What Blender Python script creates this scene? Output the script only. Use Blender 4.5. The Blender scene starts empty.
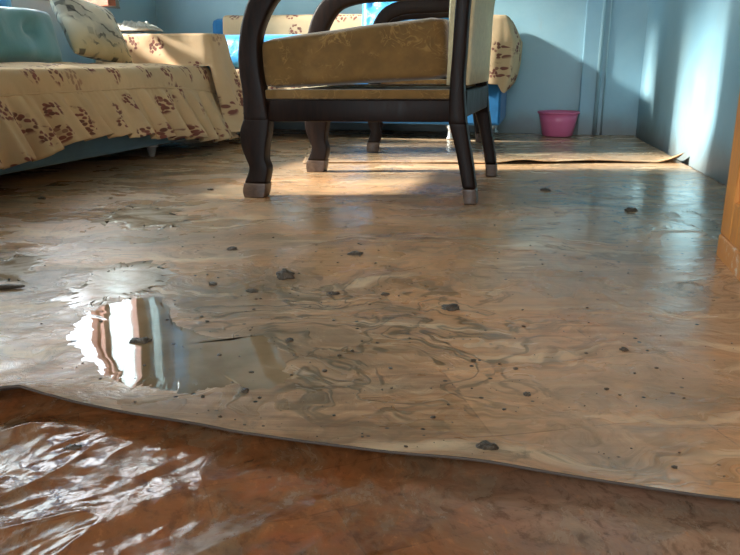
import bpy, bmesh, math, random
import numpy as np
from mathutils import Vector, Matrix, Euler, noise as mnoise

random.seed(7)
rng = np.random.default_rng(11)
scene = bpy.context.scene
col = scene.collection
PI = math.pi

# ------------------------------------------------------------------ camera
CAM_H = 0.37
PITCH = 16.2
cam_data = bpy.data.cameras.new('camera')
cam = bpy.data.objects.new('camera', cam_data)
col.objects.link(cam)
cam.location = (0, 0, CAM_H)
cam.rotation_euler = (math.radians(90 - PITCH), 0, 0)
cam_data.sensor_width = 36.0
cam_data.lens = 36.0
cam_data.clip_start = 0.02
scene.camera = cam

# ------------------------------------------------------------------ world, sun, exposure
SKY_STRENGTH = 10.0
SUN_STRENGTH = 17.0
SUN_AZ = 3.0       # travel direction, degrees from +X
SUN_EL = 28.0
world = bpy.data.worlds.new('sky')
scene.world = world
world.use_nodes = True
bg = world.node_tree.nodes['Background']
bg.inputs['Color'].default_value = (0.86, 0.94, 1.0, 1)
bg.inputs['Strength'].default_value = SKY_STRENGTH

sun_data = bpy.data.lights.new('sun', 'SUN')
sun_data.energy = SUN_STRENGTH
sun_data.angle = math.radians(5)
sun_data.color = (1.0, 0.96, 0.90)
sun = bpy.data.objects.new('sun', sun_data)
col.objects.link(sun)
sd = Vector((math.cos(math.radians(SUN_AZ)) * math.cos(math.radians(SUN_EL)),
             math.sin(math.radians(SUN_AZ)) * math.cos(math.radians(SUN_EL)),
             -math.sin(math.radians(SUN_EL))))
sun.rotation_euler = sd.to_track_quat('-Z', 'Y').to_euler()
sun.location = (-6, 4, 4)

scene.view_settings.view_transform = 'Standard'
scene.view_settings.look = 'None'
scene.view_settings.gamma = 1.0
scene.view_settings.exposure = 0.3
scene.view_settings.use_curve_mapping = False


# ------------------------------------------------------------------ helpers
def link(name, me, mat=None, parent=None, smooth=False):
    o = bpy.data.objects.new(name, me)
    col.objects.link(o)
    if mat is not None:
        me.materials.append(mat)
    if parent is not None:
        o.parent = parent
    if smooth:
        me.polygons.foreach_set('use_smooth', [True] * len(me.polygons))
    return o


def mesh(name, verts, faces, mat=None, parent=None, smooth=False, uvs=None):
    me = bpy.data.meshes.new(name)
    me.from_pydata([tuple(map(float, v)) for v in verts], [], faces)
    if uvs is not None:
        l = me.uv_layers.new(name='UVMap')
        idx = np.empty(len(me.loops), dtype=np.int32)
        me.loops.foreach_get('vertex_index', idx)
        l.data.foreach_set('uv', np.asarray(uvs, dtype=np.float32)[idx].ravel())
    me.update()
    return link(name, me, mat, parent, smooth)


def from_bm(name, bm, mat=None, parent=None, smooth=False):
    me = bpy.data.meshes.new(name)
    bmesh.ops.recalc_face_normals(bm, faces=bm.faces)
    bm.to_mesh(me)
    bm.free()
    return link(name, me, mat, parent, smooth)


def tag(o, label=None, cat=None, group=None, kind=None):
    if label: o['label'] = label
    if cat: o['category'] = cat
    if group: o['group'] = group
    if kind: o['kind'] = kind
    return o


def empty(name, loc=(0, 0, 0), rz=0.0, label=None, cat=None, group=None):
    o = bpy.data.objects.new(name, None)
    col.objects.link(o)
    o.location = loc
    o.rotation_euler = (0, 0, rz)
    o.empty_display_size = 0.1
    return tag(o, label, cat, group)


def bevel_mod(o, w, seg=2):
    m = o.modifiers.new('bevel', 'BEVEL')
    m.width = w
    m.segments = seg
    m.limit_method = 'ANGLE'
    m.angle_limit = math.radians(35)
    return o


def box_bm(bm, x0, x1, y0, y1, z0, z1, M=None):
    vs = [bm.verts.new((x, y, z)) for z in (z0, z1) for y in (y0, y1) for x in (x0, x1)]
    for f in ((0, 2, 3, 1), (4, 5, 7, 6), (0, 1, 5, 4), (2, 6, 7, 3), (0, 4, 6, 2), (1, 3, 7, 5)):
        bm.faces.new([vs[i] for i in f])
    if M is not None:
        bmesh.ops.transform(bm, matrix=M, verts=vs)
    return vs


def box(name, x0, x1, y0, y1, z0, z1, mat, parent=None, M=None, bev=0.0):
    bm = bmesh.new()
    box_bm(bm, x0, x1, y0, y1, z0, z1, M)
    o = from_bm(name, bm, mat, parent)
    if bev:
        bevel_mod(o, bev)
    return o


def grid_faces(nu, nv, off=0, close_u=False):
    f = []
    for j in range(nv - 1):
        for i in range(nu - 1 + (1 if close_u else 0)):
            a = off + j * nu + i
            b = off + j * nu + (i + 1) % nu
            f.append((a, b, b + nu, a + nu))
    return f


def catmull(pts, n=6):
    pts = [np.array(p, float) for p in pts]
    P = [2 * pts[0] - pts[1]] + pts + [2 * pts[-1] - pts[-2]]
    out = []
    for i in range(1, len(P) - 2):
        for k in range(n):
            t = k / n
            p0, p1, p2, p3 = P[i - 1], P[i], P[i + 1], P[i + 2]
            out.append(0.5 * (2 * p1 + (p2 - p0) * t + (2 * p0 - 5 * p1 + 4 * p2 - p3) * t * t
                              + (3 * p1 - p0 - 3 * p2 + p3) * t ** 3))
    out.append(pts[-1])
    return out


def strip_solid(name, L, R, y0, y1, mat, parent, n=5, bev=0.006, sh=0.0):
    """outline in the x-z plane given by a left and a right edge, extruded from y0 to y1"""
    L = catmull(L, n); R = catmull(R, n)
    V, F = [], []
    k = len(L)
    for y in (y0, y1):
        for p in L: V.append((p[0] + sh * y, y, p[1]))
        for p in R: V.append((p[0] + sh * y, y, p[1]))
    for i in range(k - 1):
        F.append((i, i + 1, k + i + 1, k + i))
        F.append((2 * k + i, 3 * k + i, 3 * k + i + 1, 2 * k + i + 1))
        F.append((i, 2 * k + i, 2 * k + i + 1, i + 1))
        F.append((k + i, k + i + 1, 3 * k + i + 1, 3 * k + i))
    F.append((0, k, 3 * k, 2 * k))
    F.append((k - 1, 2 * k + k - 1, 3 * k + k - 1, k + k - 1))
    bm = bmesh.new()
    vs = [bm.verts.new(v) for v in V]
    for f in F:
        bm.faces.new([vs[i] for i in f])
    o = from_bm(name, bm, mat, parent, True)
    if bev:
        m = bevel_mod(o, bev, 2)
        m.modifiers['bevel'].angle_limit = math.radians(50)
    return o


def lathe(name, prof, mat, parent=None, seg=28, M=None):
    V, F = [], []
    for r, z in prof:
        for i in range(seg):
            a = 2 * PI * i / seg
            V.append((r * math.cos(a), r * math.sin(a), z))
    F = grid_faces(seg, len(prof), 0, True)
    n = len(prof)
    F.append(tuple(range(seg))[::-1])
    F.append(tuple((n - 1) * seg + i for i in range(seg)))
    if M is not None:
        V = [M @ Vector(v) for v in V]
    return mesh(name, V, F, mat, parent, True)


def tube(name, pts, r, mat, parent=None, seg=10):
    pts = [Vector(p) for p in pts]
    V = []
    for i, p in enumerate(pts):
        t = (pts[min(i + 1, len(pts) - 1)] - pts[max(i - 1, 0)]).normalized()
        a = t.orthogonal().normalized() if abs(t.z) < 0.95 else Vector((1, 0, 0))
        b = t.cross(a).normalized(); a = b.cross(t)
        rr = r[i] if isinstance(r, (list, tuple)) else r
        for k in range(seg):
            an = 2 * PI * k / seg
            V.append(p + rr * (a * math.cos(an) + b * math.sin(an)))
    F = grid_faces(seg, len(pts), 0, True)
    F.append(tuple(range(seg))[::-1]); F.append(tuple((len(pts) - 1) * seg + i for i in range(seg)))
    return mesh(name, V, F, mat, parent, True)


def cushion(name, w, h, t, mat, parent=None, n=26, power=3.0, tufts=None, wob=0.012, seed=0, M=None, pinch=0.05):
    """knife-edge pillow in the local x-y plane, centred"""
    V, UV, F = [], [], []
    for side in (1, -1):
        off = len(V)
        for j in range(n):
            for i in range(n):
                u = -math.cos(PI * i / (n - 1)); v = -math.cos(PI * j / (n - 1))
                e = ((1 - abs(u) ** power) * (1 - abs(v) ** power))
                z = side * t / 2 * (max(e, 0) ** 0.55)
                x = u * w / 2 * (1 - pinch * (1 - v * v)); y = v * h / 2 * (1 - pinch * (1 - u * u))
                if tufts:
                    for (tx, ty, s_, d_) in tufts:
                        z -= side * d_ * math.exp(-((x - tx) ** 2 + (y - ty) ** 2) / (2 * s_ * s_))
                z += side * wob * e * mnoise.noise(Vector((x * 9 + seed, y * 9, side * 3)))
                V.append((x, y, z)); UV.append((x + seed, y + (0 if side > 0 else 5)))
        g = grid_faces(n, n, off)
        F += g if side > 0 else [f[::-1] for f in g]
    if M is not None:
        V = [M @ Vector(v) for v in V]
    o = mesh(name, V, F, mat, parent, True, UV)
    bm = bmesh.new(); bm.from_mesh(o.data)
    bmesh.ops.remove_doubles(bm, verts=bm.verts, dist=0.0004)
    bm.to_mesh(o.data); bm.free()
    return o


def perlin(X, Y, seed=0):
    r = np.random.default_rng(seed)
    G = r.random((256, 256)) * 2 * PI
    xi = np.floor(X).astype(int); yi = np.floor(Y).astype(int)
    xf = X - xi; yf = Y - yi
    u = xf ** 3 * (xf * (xf * 6 - 15) + 10); v = yf ** 3 * (yf * (yf * 6 - 15) + 10)

    def g(ix, iy, dx, dy):
        a = G[ix % 256, iy % 256]
        return np.cos(a) * dx + np.sin(a) * dy
    n00 = g(xi, yi, xf, yf); n10 = g(xi + 1, yi, xf - 1, yf)
    n01 = g(xi, yi + 1, xf, yf - 1); n11 = g(xi + 1, yi + 1, xf - 1, yf - 1)
    return (n00 * (1 - u) + n10 * u) * (1 - v) + (n01 * (1 - u) + n11 * u) * v


def fbm(X, Y, seed=0, oct=4):
    s = 0; a = 1.0
    for k in range(oct):
        s = s + a * perlin(X * 2 ** k + 17.3 * k, Y * 2 ** k + 5.1 * k, seed + k)
        a *= 0.5
    return s


# ------------------------------------------------------------------ material toolkit
class Mat:
    def __init__(self, name):
        self.m = bpy.data.materials.new(name)
        self.m.use_nodes = True
        self.t = self.m.node_tree
        self.b = self.t.nodes['Principled BSDF']
        self.out = self.t.nodes['Material Output']

    def n(self, typ, props=None, **ins):
        nd = self.t.nodes.new(typ)
        for k, v in (props or {}).items():
            setattr(nd, k, v)
        for k, v in ins.items():
            k = k.replace('_', ' ') if k not in nd.inputs else k
            self.put(nd.inputs[k], v)
        return nd

    def put(self, sock, v):
        if isinstance(v, bpy.types.NodeSocket):
            self.t.links.new(v, sock)
        elif isinstance(v, (tuple, list)) and len(v) == 3 and sock.type == 'RGBA':
            sock.default_value = (*v, 1)
        else:
            sock.default_value = v

    def set(self, **ins):
        for k, v in ins.items():
            self.put(self.b.inputs[k.replace('_', ' ')], v)
        return self

    def obj(self):
        return self.n('ShaderNodeTexCoord').outputs['Object']

    def uv(self):
        return self.n('ShaderNodeTexCoord').outputs['UV']

    def map(self, v, scale=(1, 1, 1), rot=(0, 0, 0), loc=(0, 0, 0)):
        return self.n('ShaderNodeMapping', Vector=v, Scale=scale, Rotation=rot, Location=loc).outputs[0]

    def noise(self, v, s, d=4, r=0.55, dist=0.0):
        return self.n('ShaderNodeTexNoise', Vector=v, Scale=s, Detail=d, Roughness=r, Distortion=dist).outputs['Fac']

    def ramp(self, f, a, b, lo=0.0, hi=1.0):
        return self.n('ShaderNodeMapRange', {'interpolation_type': 'SMOOTHSTEP'}, Value=f, **{'From Min': a, 'From Max': b, 'To Min': lo, 'To Max': hi}).outputs[0]

    def math(self, op, a, b=0.0, clamp=False):
        nd = self.t.nodes.new('ShaderNodeMath'); nd.operation = op; nd.use_clamp = clamp
        self.put(nd.inputs[0], a); self.put(nd.inputs[1], b)
        return nd.outputs[0]

    def mix(self, f, a, b):
        nd = self.t.nodes.new('ShaderNodeMix'); nd.data_type = 'RGBA'
        self.put(nd.inputs[0], f)
        self.put(nd.inputs[6], a if isinstance(a, bpy.types.NodeSocket) else tuple(a))
        self.put(nd.inputs[7], b if isinstance(b, bpy.types.NodeSocket) else tuple(b))
        return nd.outputs[2]

    def mixf(self, f, a, b):
        nd = self.t.nodes.new('ShaderNodeMix'); nd.data_type = 'FLOAT'
        self.put(nd.inputs[0], f); self.put(nd.inputs[2], a); self.put(nd.inputs[3], b)
        return nd.outputs[0]

    def bump(self, h, strength=0.3, dist=0.01, prev=None):
        kw = {'Height': h, 'Strength': strength, 'Distance': dist}
        if prev is not None: kw['Normal'] = prev
        return self.n('ShaderNodeBump', None, **kw).outputs[0]


def lin(r, g, b):
    f = lambda c: (c / 255 / 12.92) if c / 255 <= 0.04045 else ((c / 255 + 0.055) / 1.055) ** 2.4
    return (f(r), f(g), f(b))


def plain(name, c, rough=0.5, var=0.12, scale=12.0, bump=0.0, **kw):
    m = Mat(name)
    v = m.obj()
    f = m.noise(v, scale, 5)
    a = tuple(x * (1 - var) for x in c); b = tuple(min(x * (1 + var), 1) for x in c)
    m.set(Base_Color=m.mix(m.ramp(f, 0.3, 0.7), a, b), Roughness=rough, **kw)
    if bump:
        m.set(Normal=m.bump(m.noise(v, scale * 6, 4), bump, 0.004))
    return m.m


def mat_wall(name, c1, c2, dirt=(0.16, 0.13, 0.10)):
    m = Mat(name)
    v = m.obj()
    big = m.ramp(m.noise(v, 1.6, 6, 0.6, 0.4), 0.35, 0.68)
    colr = m.mix(big, c1, c2)
    sp = m.ramp(m.noise(m.map(v, (1, 1, 0.35)), 9, 8, 0.7), 0.60, 0.72)
    colr = m.mix(m.math('MULTIPLY', sp, 0.35), colr, (0.32, 0.36, 0.36))
    z = m.n('ShaderNodeSeparateXYZ', Vector=v).outputs['Z']
    wz = m.math('ADD', z, m.math('MULTIPLY', m.math('SUBTRACT', m.noise(v, 5, 5), 0.5), 0.16))
    low = m.ramp(wz, 0.16, 0.0)
    colr = m.mix(m.math('MULTIPLY', low, 0.75), colr, dirt)
    m.set(Base_Color=colr, Roughness=m.mixf(big, 0.42, 0.58))
    m.set(Normal=m.bump(m.noise(v, 38, 5), 0.16, 0.006))
    return m.m


def mat_wood(name, c1, c2, rough=0.35, scale=(3, 3, 14), wear=None, bmp=0.1):
    m = Mat(name)
    v = m.obj()
    g = m.noise(m.map(v, scale), 6, 6, 0.6, 1.2)
    c = m.mix(m.ramp(g, 0.3, 0.7), c1, c2)
    if wear:
        c = m.mix(m.ramp(m.noise(v, 34, 7, 0.7), 0.5, 0.64), c, wear)
    m.set(Base_Color=c, Roughness=m.ramp(g, 0.2, 0.8, rough - 0.08, rough + 0.12))
    m.set(Normal=m.bump(g, bmp, 0.003))
    return m.m


def mat_floral(name, base, ink, scale=8.0):
    m = Mat(name)
    u = m.uv()
    wob = m.n('ShaderNodeTexNoise', Vector=u, Scale=18.0, Detail=2.0).outputs['Color']
    uw = m.n('ShaderNodeVectorMath', {'operation': 'MULTIPLY_ADD'})
    m.put(uw.inputs[0], wob); uw.inputs[1].default_value = (0.022, 0.022, 0); m.put(uw.inputs[2], u)
    uw = uw.outputs[0]
    v1 = m.n('ShaderNodeTexVoronoi', {'voronoi_dimensions': '2D'}, Vector=uw, Scale=scale, Randomness=0.75)
    keep = m.ramp(m.n('ShaderNodeSeparateColor', Color=v1.outputs['Color']).outputs[0], 0.22, 0.28)
    blob = m.ramp(v1.outputs['Distance'], 0.36, 0.26)
    v2 = m.n('ShaderNodeTexVoronoi', {'voronoi_dimensions': '2D'}, Vector=uw, Scale=scale * 8.0, Randomness=0.95)
    pet = m.ramp(v2.outputs['Distance'], 0.60, 0.40)
    hole = m.ramp(m.n('ShaderNodeSeparateColor', Color=v2.outputs['Color']).outputs[1], 0.30, 0.40)
    f = m.math('MULTIPLY', m.math('MULTIPLY', keep, blob), m.math('MULTIPLY', pet, hole))
    tone = m.mix(m.n('ShaderNodeSeparateColor', Color=v2.outputs['Color']).outputs[2], ink, tuple(min(1, x * 2.1) for x in ink))
    b2 = m.mix(m.ramp(m.noise(u, 5, 4), 0.3, 0.7), base, tuple(x * 0.84 for x in base))
    m.set(Base_Color=m.mix(m.math('MULTIPLY', f, 0.9), b2, tone), Roughness=0.85)
    weave = m.noise(u, 420, 2)
    m.set(Normal=m.bump(m.noise(u, 26, 4), 0.25, 0.006, m.bump(weave, 0.1, 0.001)))
    return m.m


def mat_velvet(name, c1, c2, scale=16):
    m = Mat(name)
    v = m.obj()
    w = m.n('ShaderNodeTexNoise', Vector=v, Scale=7.0, Detail=3.0, Distortion=2.5).outputs['Fac']
    s1 = m.ramp(m.math('ABSOLUTE', m.math('SUBTRACT', m.noise(v, scale, 2, 0.5, 3.2), 0.5)), 0.05, 0.0)
    f = m.math('MULTIPLY', s1, m.ramp(w, 0.46, 0.58))
    base = m.mix(m.ramp(m.noise(v, 30, 5), 0.3, 0.7), c1, tuple(x * 0.75 for x in c1))
    m.set(Base_Color=m.mix(f, base, c2), Roughness=0.9, Sheen_Weight=0.5, Sheen_Roughness=0.4)
    m.set(Normal=m.bump(f, 0.35, 0.004))
    return m.m


def mat_cloth(name, c, rough=0.85, transl=0.0, scale=22, sheen=0.2, wr=0.4):
    m = Mat(name)
    v = m.obj()
    f = m.noise(v, scale, 5, 0.6, 0.6)
    m.set(Base_Color=m.mix(m.ramp(f, 0.3, 0.7), tuple(x * 0.82 for x in c), c), Roughness=rough, Sheen_Weight=sheen)
    nb = m.bump(f, wr, 0.006)
    m.set(Normal=nb)
    if transl:
        tr = m.n('ShaderNodeBsdfTranslucent', Color=tuple(c) + (1,))
        mx = m.n('ShaderNodeMixShader', Fac=transl)
        m.t.links.new(m.b.outputs[0], mx.inputs[1]); m.t.links.new(tr.outputs[0], mx.inputs[2])
        m.t.links.new(mx.outputs[0], m.out.inputs[0])
    return m.m


def mat_glass(name):
    m = Mat(name)
    tr = m.n('ShaderNodeBsdfTransparent', Color=(0.93, 0.96, 0.95, 1))
    gl = m.n('ShaderNodeBsdfGlossy', Color=(1, 1, 1, 1), Roughness=0.02)
    lw = m.n('ShaderNodeLayerWeight', Blend=0.5)
    fr = m.math('ADD', m.math('MULTIPLY', m.math('POWER', lw.outputs['Facing'], 5.0), 0.9), 0.04)
    mx = m.n('ShaderNodeMixShader', Fac=fr)
    m.t.links.new(tr.outputs[0], mx.inputs[1]); m.t.links.new(gl.outputs[0], mx.inputs[2])
    m.t.links.new(mx.outputs[0], m.out.inputs[0])
    return m.m


def ellmask(m, xy, cx, cy, rx, ry, rot=0.0, soft=0.5):
    """soft elliptical patch around a point of the floor"""
    p = m.n('ShaderNodeMapping', {'vector_type': 'TEXTURE'}, Vector=xy, Location=(cx, cy, 0), Rotation=(0, 0, rot), Scale=(rx, ry, 1)).outputs[0]
    sx = m.n('ShaderNodeSeparateXYZ', Vector=p)
    d = m.math('SQRT', m.math('ADD', m.math('POWER', m.math('ABSOLUTE', sx.outputs[0]), 2.0), m.math('POWER', m.math('ABSOLUTE', sx.outputs[1]), 2.0)))
    return m.ramp(d, 1.0, 1.0 - soft)


def mat_main_vinyl():
    m = Mat('muddy_wood_print_vinyl')
    v = m.obj()
    warp = m.n('ShaderNodeTexNoise', Vector=v, Scale=2.6, Detail=4.0, Roughness=0.6)
    vm = m.n('ShaderNodeVectorMath', {'operation': 'MULTIPLY_ADD'})
    m.put(vm.inputs[0], warp.outputs['Color']); vm.inputs[1].default_value = (0.35, 0.35, 0); m.put(vm.inputs[2], v)
    vw = vm.outputs[0]
    # printed plank pattern
    rv = m.map(v, (1, 1, 1), (0, 0, math.radians(-12)), (0.13, 0.05, 0))
    br = m.n('ShaderNodeTexBrick', {'offset': 0.37, 'squash': 1.0}, Vector=rv, Scale=1.0,
             Color1=(*lin(204, 151, 106), 1), Color2=(*lin(149, 99, 61), 1), Mortar=(*lin(120, 80, 54), 1))
    for k, val in (('Brick Width', 0.62), ('Row Height', 0.17), ('Mortar Size', 0.0015), ('Mortar Smooth', 0.6), ('Bias', 0.0)):
        br.inputs[k].default_value = val
    grain = m.noise(m.map(v, (2.2, 22, 1), (0, 0, math.radians(-12))), 4, 6, 0.62, 0.5)
    wood = m.mix(m.ramp(grain, 0.3, 0.72), br.outputs['Color'], lin(215, 168, 123))
    # silt film
    n1 = m.noise(vw, 2.3, 7, 0.62, 0.5)
    n2 = m.noise(m.map(vw, (1, 3.0, 1), (0, 0, 0.12)), 3.2, 7, 0.66, 0.3)
    grey = m.ramp(m.math('ADD', m.math('MULTIPLY', n1, 0.6), m.math('MULTIPLY', n2, 0.4)), 0.40, 0.60)
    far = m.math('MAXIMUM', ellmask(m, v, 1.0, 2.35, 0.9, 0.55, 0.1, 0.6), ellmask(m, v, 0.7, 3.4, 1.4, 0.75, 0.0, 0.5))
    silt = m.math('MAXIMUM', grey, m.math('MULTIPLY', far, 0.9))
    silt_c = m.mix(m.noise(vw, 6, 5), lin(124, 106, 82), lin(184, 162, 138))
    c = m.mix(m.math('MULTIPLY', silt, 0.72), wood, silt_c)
    big = m.ramp(m.noise(m.map(vw, (1, 1.6, 1), (0, 0, 0.2), (4, 1, 0)), 2.1, 6, 0.64, 0.6), 0.48, 0.64)
    c = m.mix(m.math('MULTIPLY', big, 0.62), c, lin(118, 98, 72))
    # pale dried smears drawn out sideways
    sm = m.ramp(m.noise(m.map(vw, (0.7, 5.5, 1), (0, 0, 0.06)), 3.5, 6, 0.62), 0.53, 0.70)
    c = m.mix(m.math('MULTIPLY', sm, 0.62), c, lin(228, 202, 164))
    # dark swirling mud lines
    sw = m.math('ABSOLUTE', m.math('SUBTRACT', m.noise(vw, 7.5, 3, 0.5, 1.6), 0.5))
    line = m.ramp(sw, 0.045, 0.005)
    sel = m.ramp(m.noise(v, 1.9, 3), 0.44, 0.60)
    near = ellmask(m, v, -0.03, 0.98, 0.42, 0.42, 0, 0.6)
    line = m.math('MULTIPLY', line, m.math('MAXIMUM', m.math('MULTIPLY', sel, 0.55), near))
    c = m.mix(m.math('MULTIPLY', line, 0.72), c, lin(84, 74, 52))
    blot = m.ramp(m.noise(vw, 9, 8, 0.74), 0.56, 0.68)
    c = m.mix(m.math('MULTIPLY', blot, 0.62), c, lin(96, 84, 60))
    fm = m.noise(m.map(vw, (1, 2.2, 1), (0, 0, 0.1)), 34, 9, 0.74)
    c = m.mix(m.math('MULTIPLY', m.ramp(fm, 0.50, 0.66), 0.42), c, lin(104, 88, 62))
    c = m.mix(m.math('MULTIPLY', m.ramp(fm, 0.46, 0.32), 0.30), c, lin(226, 196, 156))
    # grit
    vo = m.n('ShaderNodeTexVoronoi', Vector=v, Scale=55.0)
    gr = m.math('MULTIPLY', m.ramp(vo.outputs['Distance'], 0.20, 0.12),
                m.ramp(m.n('ShaderNodeSeparateColor', Color=vo.outputs['Color']).outputs[0], 0.86, 0.9))
    c = m.mix(gr, c, lin(50, 40, 28))
    # wetness: low gloss variation
    wet = m.ramp(m.noise(m.map(vw, (1, 1.7, 1)), 2.9, 5, 0.6), 0.40, 0.58)
    rough = m.mixf(wet, 0.42, 0.19)
    rough = m.mixf(m.math('MULTIPLY', far, 0.8), rough, 0.22)
    gl = m.math('MULTIPLY', ellmask(m, v, 0.72, 1.75, 0.55, 1.15, -0.25, 0.45), m.ramp(m.noise(m.map(vw, (1, 2.2, 1)), 3.4, 5, 0.6), 0.36, 0.52))
    rough = m.mixf(sm, rough, 0.42)
    rough = m.mixf(gl, rough, 0.10)
    m.set(Base_Color=c, Roughness=rough, IOR=1.46)
    h = m.math('ADD', m.math('MULTIPLY', n2, 0.5), m.math('ADD', m.math('MULTIPLY', line, 0.35), m.math('MULTIPLY', blot, 0.3)))
    b1 = m.bump(h, 0.22, 0.006)
    fine = m.noise(m.map(vw, (1, 1.6, 1)), 60, 5, 0.62)
    spots = m.ramp(m.noise(v, 3.1, 3), 0.46, 0.60)
    b2 = m.bump(m.math('MULTIPLY', m.math('MULTIPLY', fine, m.math('ADD', 0.25, spots)), m.math('SUBTRACT', 1.0, m.math('MULTIPLY', gl, 0.85))), 0.4, 0.0045, b1)
    m.set(Normal=b2)
    return m.m


def mat_front_vinyl():
    m = Mat('wet_redbrown_vinyl')
    v = m.obj()
    warp = m.n('ShaderNodeTexNoise', Vector=v, Scale=5.0, Detail=4.0)
    vm = m.n('ShaderNodeVectorMath', {'operation': 'MULTIPLY_ADD'})
    m.put(vm.inputs[0], warp.outputs['Color']); vm.inputs[1].default_value = (0.12, 0.12, 0); m.put(vm.inputs[2], v)
    vw = vm.outputs[0]
    rv = m.map(v, (1, 1, 1), (0, 0, math.radians(-22)), (0.02, 0.04, 0))
    br = m.n('ShaderNodeTexBrick', {'offset': 0.5}, Vector=rv, Scale=1.0,
             Color1=(*lin(150, 92, 54), 1), Color2=(*lin(108, 64, 36), 1), Mortar=(*lin(92, 54, 32), 1))
    for k, val in (('Brick Width', 0.2), ('Row Height', 0.07), ('Mortar Size', 0.001), ('Mortar Smooth', 0.8)):
        br.inputs[k].default_value = val
    g = m.noise(m.map(vw, (5, 16, 1), (0, 0, -0.4)), 6, 6, 0.6)
    c = m.mix(m.ramp(g, 0.3, 0.7), br.outputs['Color'], lin(132, 80, 44))
    red = m.ramp(m.noise(vw, 7, 4), 0.5, 0.66)
    c = m.mix(m.math('MULTIPLY', red, 0.6), c, lin(160, 82, 44))
    mud = m.ramp(m.noise(m.map(vw, (2.2, 1.2, 1), (0, 0, 0.7)), 8, 8, 0.70), 0.44, 0.64)
    c = m.mix(m.math('MULTIPLY', mud, 0.75), c, m.mix(m.noise(vw, 24, 6, 0.7), lin(84, 62, 40), lin(158, 128, 96)))
    right = ellmask(m, v, 0.25, 0.52, 0.3, 0.13, -0.25, 0.8)
    c = m.mix(m.math('MULTIPLY', right, 0.55), c, lin(166, 140, 120))
    fm = m.noise(m.map(vw, (1.6, 1, 1), (0, 0, 0.9)), 46, 9, 0.74)
    c = m.mix(m.math('MULTIPLY', m.ramp(fm, 0.50, 0.64), 0.5), c, lin(76, 46, 26))
    c = m.mix(m.math('MULTIPLY', m.ramp(fm, 0.44, 0.32), 0.35), c, lin(196, 126, 74))
    blk = m.ramp(m.noise(vw, 30, 5, 0.7), 0.64, 0.70)
    c = m.mix(m.math('MULTIPLY', blk, 0.6), c, lin(58, 44, 30))
    m.set(Base_Color=c, Roughness=m.mixf(mud, 0.13, 0.36), IOR=1.40)
    b = m.bump(m.noise(m.map(vw, (1, 1, 1)), 18, 4, 0.55), 0.40, 0.008)
    b = m.bump(fm, 0.05, 0.002, b)
    m.set(Normal=b)
    return m.m


M_WALL = mat_wall('blue_wall_paint', (0.25, 0.42, 0.49), (0.33, 0.49, 0.54))
M_WALLB = mat_wall('pale_teal_wall_paint', (0.29, 0.42, 0.46), (0.34, 0.45, 0.47))
M_WALLR = mat_wall('bright_blue_wall_paint', (0.21, 0.39, 0.49), (0.29, 0.46, 0.53))
M_CEIL = plain('ceiling_paint', (0.62, 0.62, 0.58), 0.8)
M_SLAB = plain('damp_concrete', (0.10, 0.085, 0.07), 0.35, 0.3, 6, 0.3)
M_MAIN = mat_main_vinyl()
M_FRONT = mat_front_vinyl()
M_BACKSHEET = M_MAIN
M_DARK = mat_wood('dark_walnut_wood', lin(18, 10, 7), lin(34, 18, 11), 0.46, (16, 16, 2), None, 0.0)
M_DARK.node_tree.nodes['Principled BSDF'].inputs['Specular IOR Level'].default_value = 0.16
M_CAP = mat_wood('mud_stained_wood', lin(58, 40, 30), lin(92, 70, 54), 0.4, (6, 6, 10))
M_ORANGE = mat_wood('orange_varnished_wood', lin(196, 122, 52), lin(222, 150, 74), 0.38, (14, 14, 1.6))
M_WORN = mat_wood('worn_varnish', lin(196, 128, 66), lin(206, 140, 80), 0.55, (4, 4, 8), lin(214, 196, 176))
M_WINWOOD = mat_wood('redbrown_window_wood', lin(138, 76, 54), lin(168, 98, 70), 0.4)
M_FLORAL = mat_floral('cream_floral_cotton', lin(210, 178, 138), lin(88, 36, 34))
M_VELVET = mat_velvet('olive_gold_velvet', lin(122, 90, 44), lin(146, 112, 62))
M_CREAM = mat_cloth('cream_upholstery', lin(222, 204, 160), 0.9, 0, 60, 0.2, 0.25)
M_TEAL = mat_cloth('teal_velvet', lin(112, 166, 176), 0.8, 0, 9, 0.5, 0.5)
M_BASEBLUE = mat_cloth('greyblue_base_cloth', lin(100, 136, 156), 0.85, 0, 9, 0.2, 0.3)
M_BLUE = mat_cloth('bright_blue_satin', lin(34, 138, 196), 0.4, 0, 24, 0.3, 0.9)
M_BLUEBODY = mat_cloth('blue_sofa_cloth', lin(28, 112, 168), 0.8, 0, 20, 0.2, 0.3)
M_CURTAIN = mat_cloth('pale_blue_sheer', lin(168, 216, 236), 0.8, 0.5, 30, 0.1, 0.5)
M_GREYCLOTH = mat_cloth('grey_white_cloth', lin(190, 188, 176), 0.9, 0, 30, 0.1, 0.6)
M_CHROME = plain('pale_metal', (0.62, 0.64, 0.64), 0.28, 0.1, 30, 0, Metallic=0.6)
M_PINK = plain('pink_plastic', lin(204, 104, 142), 0.35, 0.06, 8)
M_GLASS = mat_glass('window_glass')
M_MUD = plain('wet_mud', (0.070, 0.050, 0.032), 0.3, 0.5, 60, 1.0)
M_WATER = None


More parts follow.
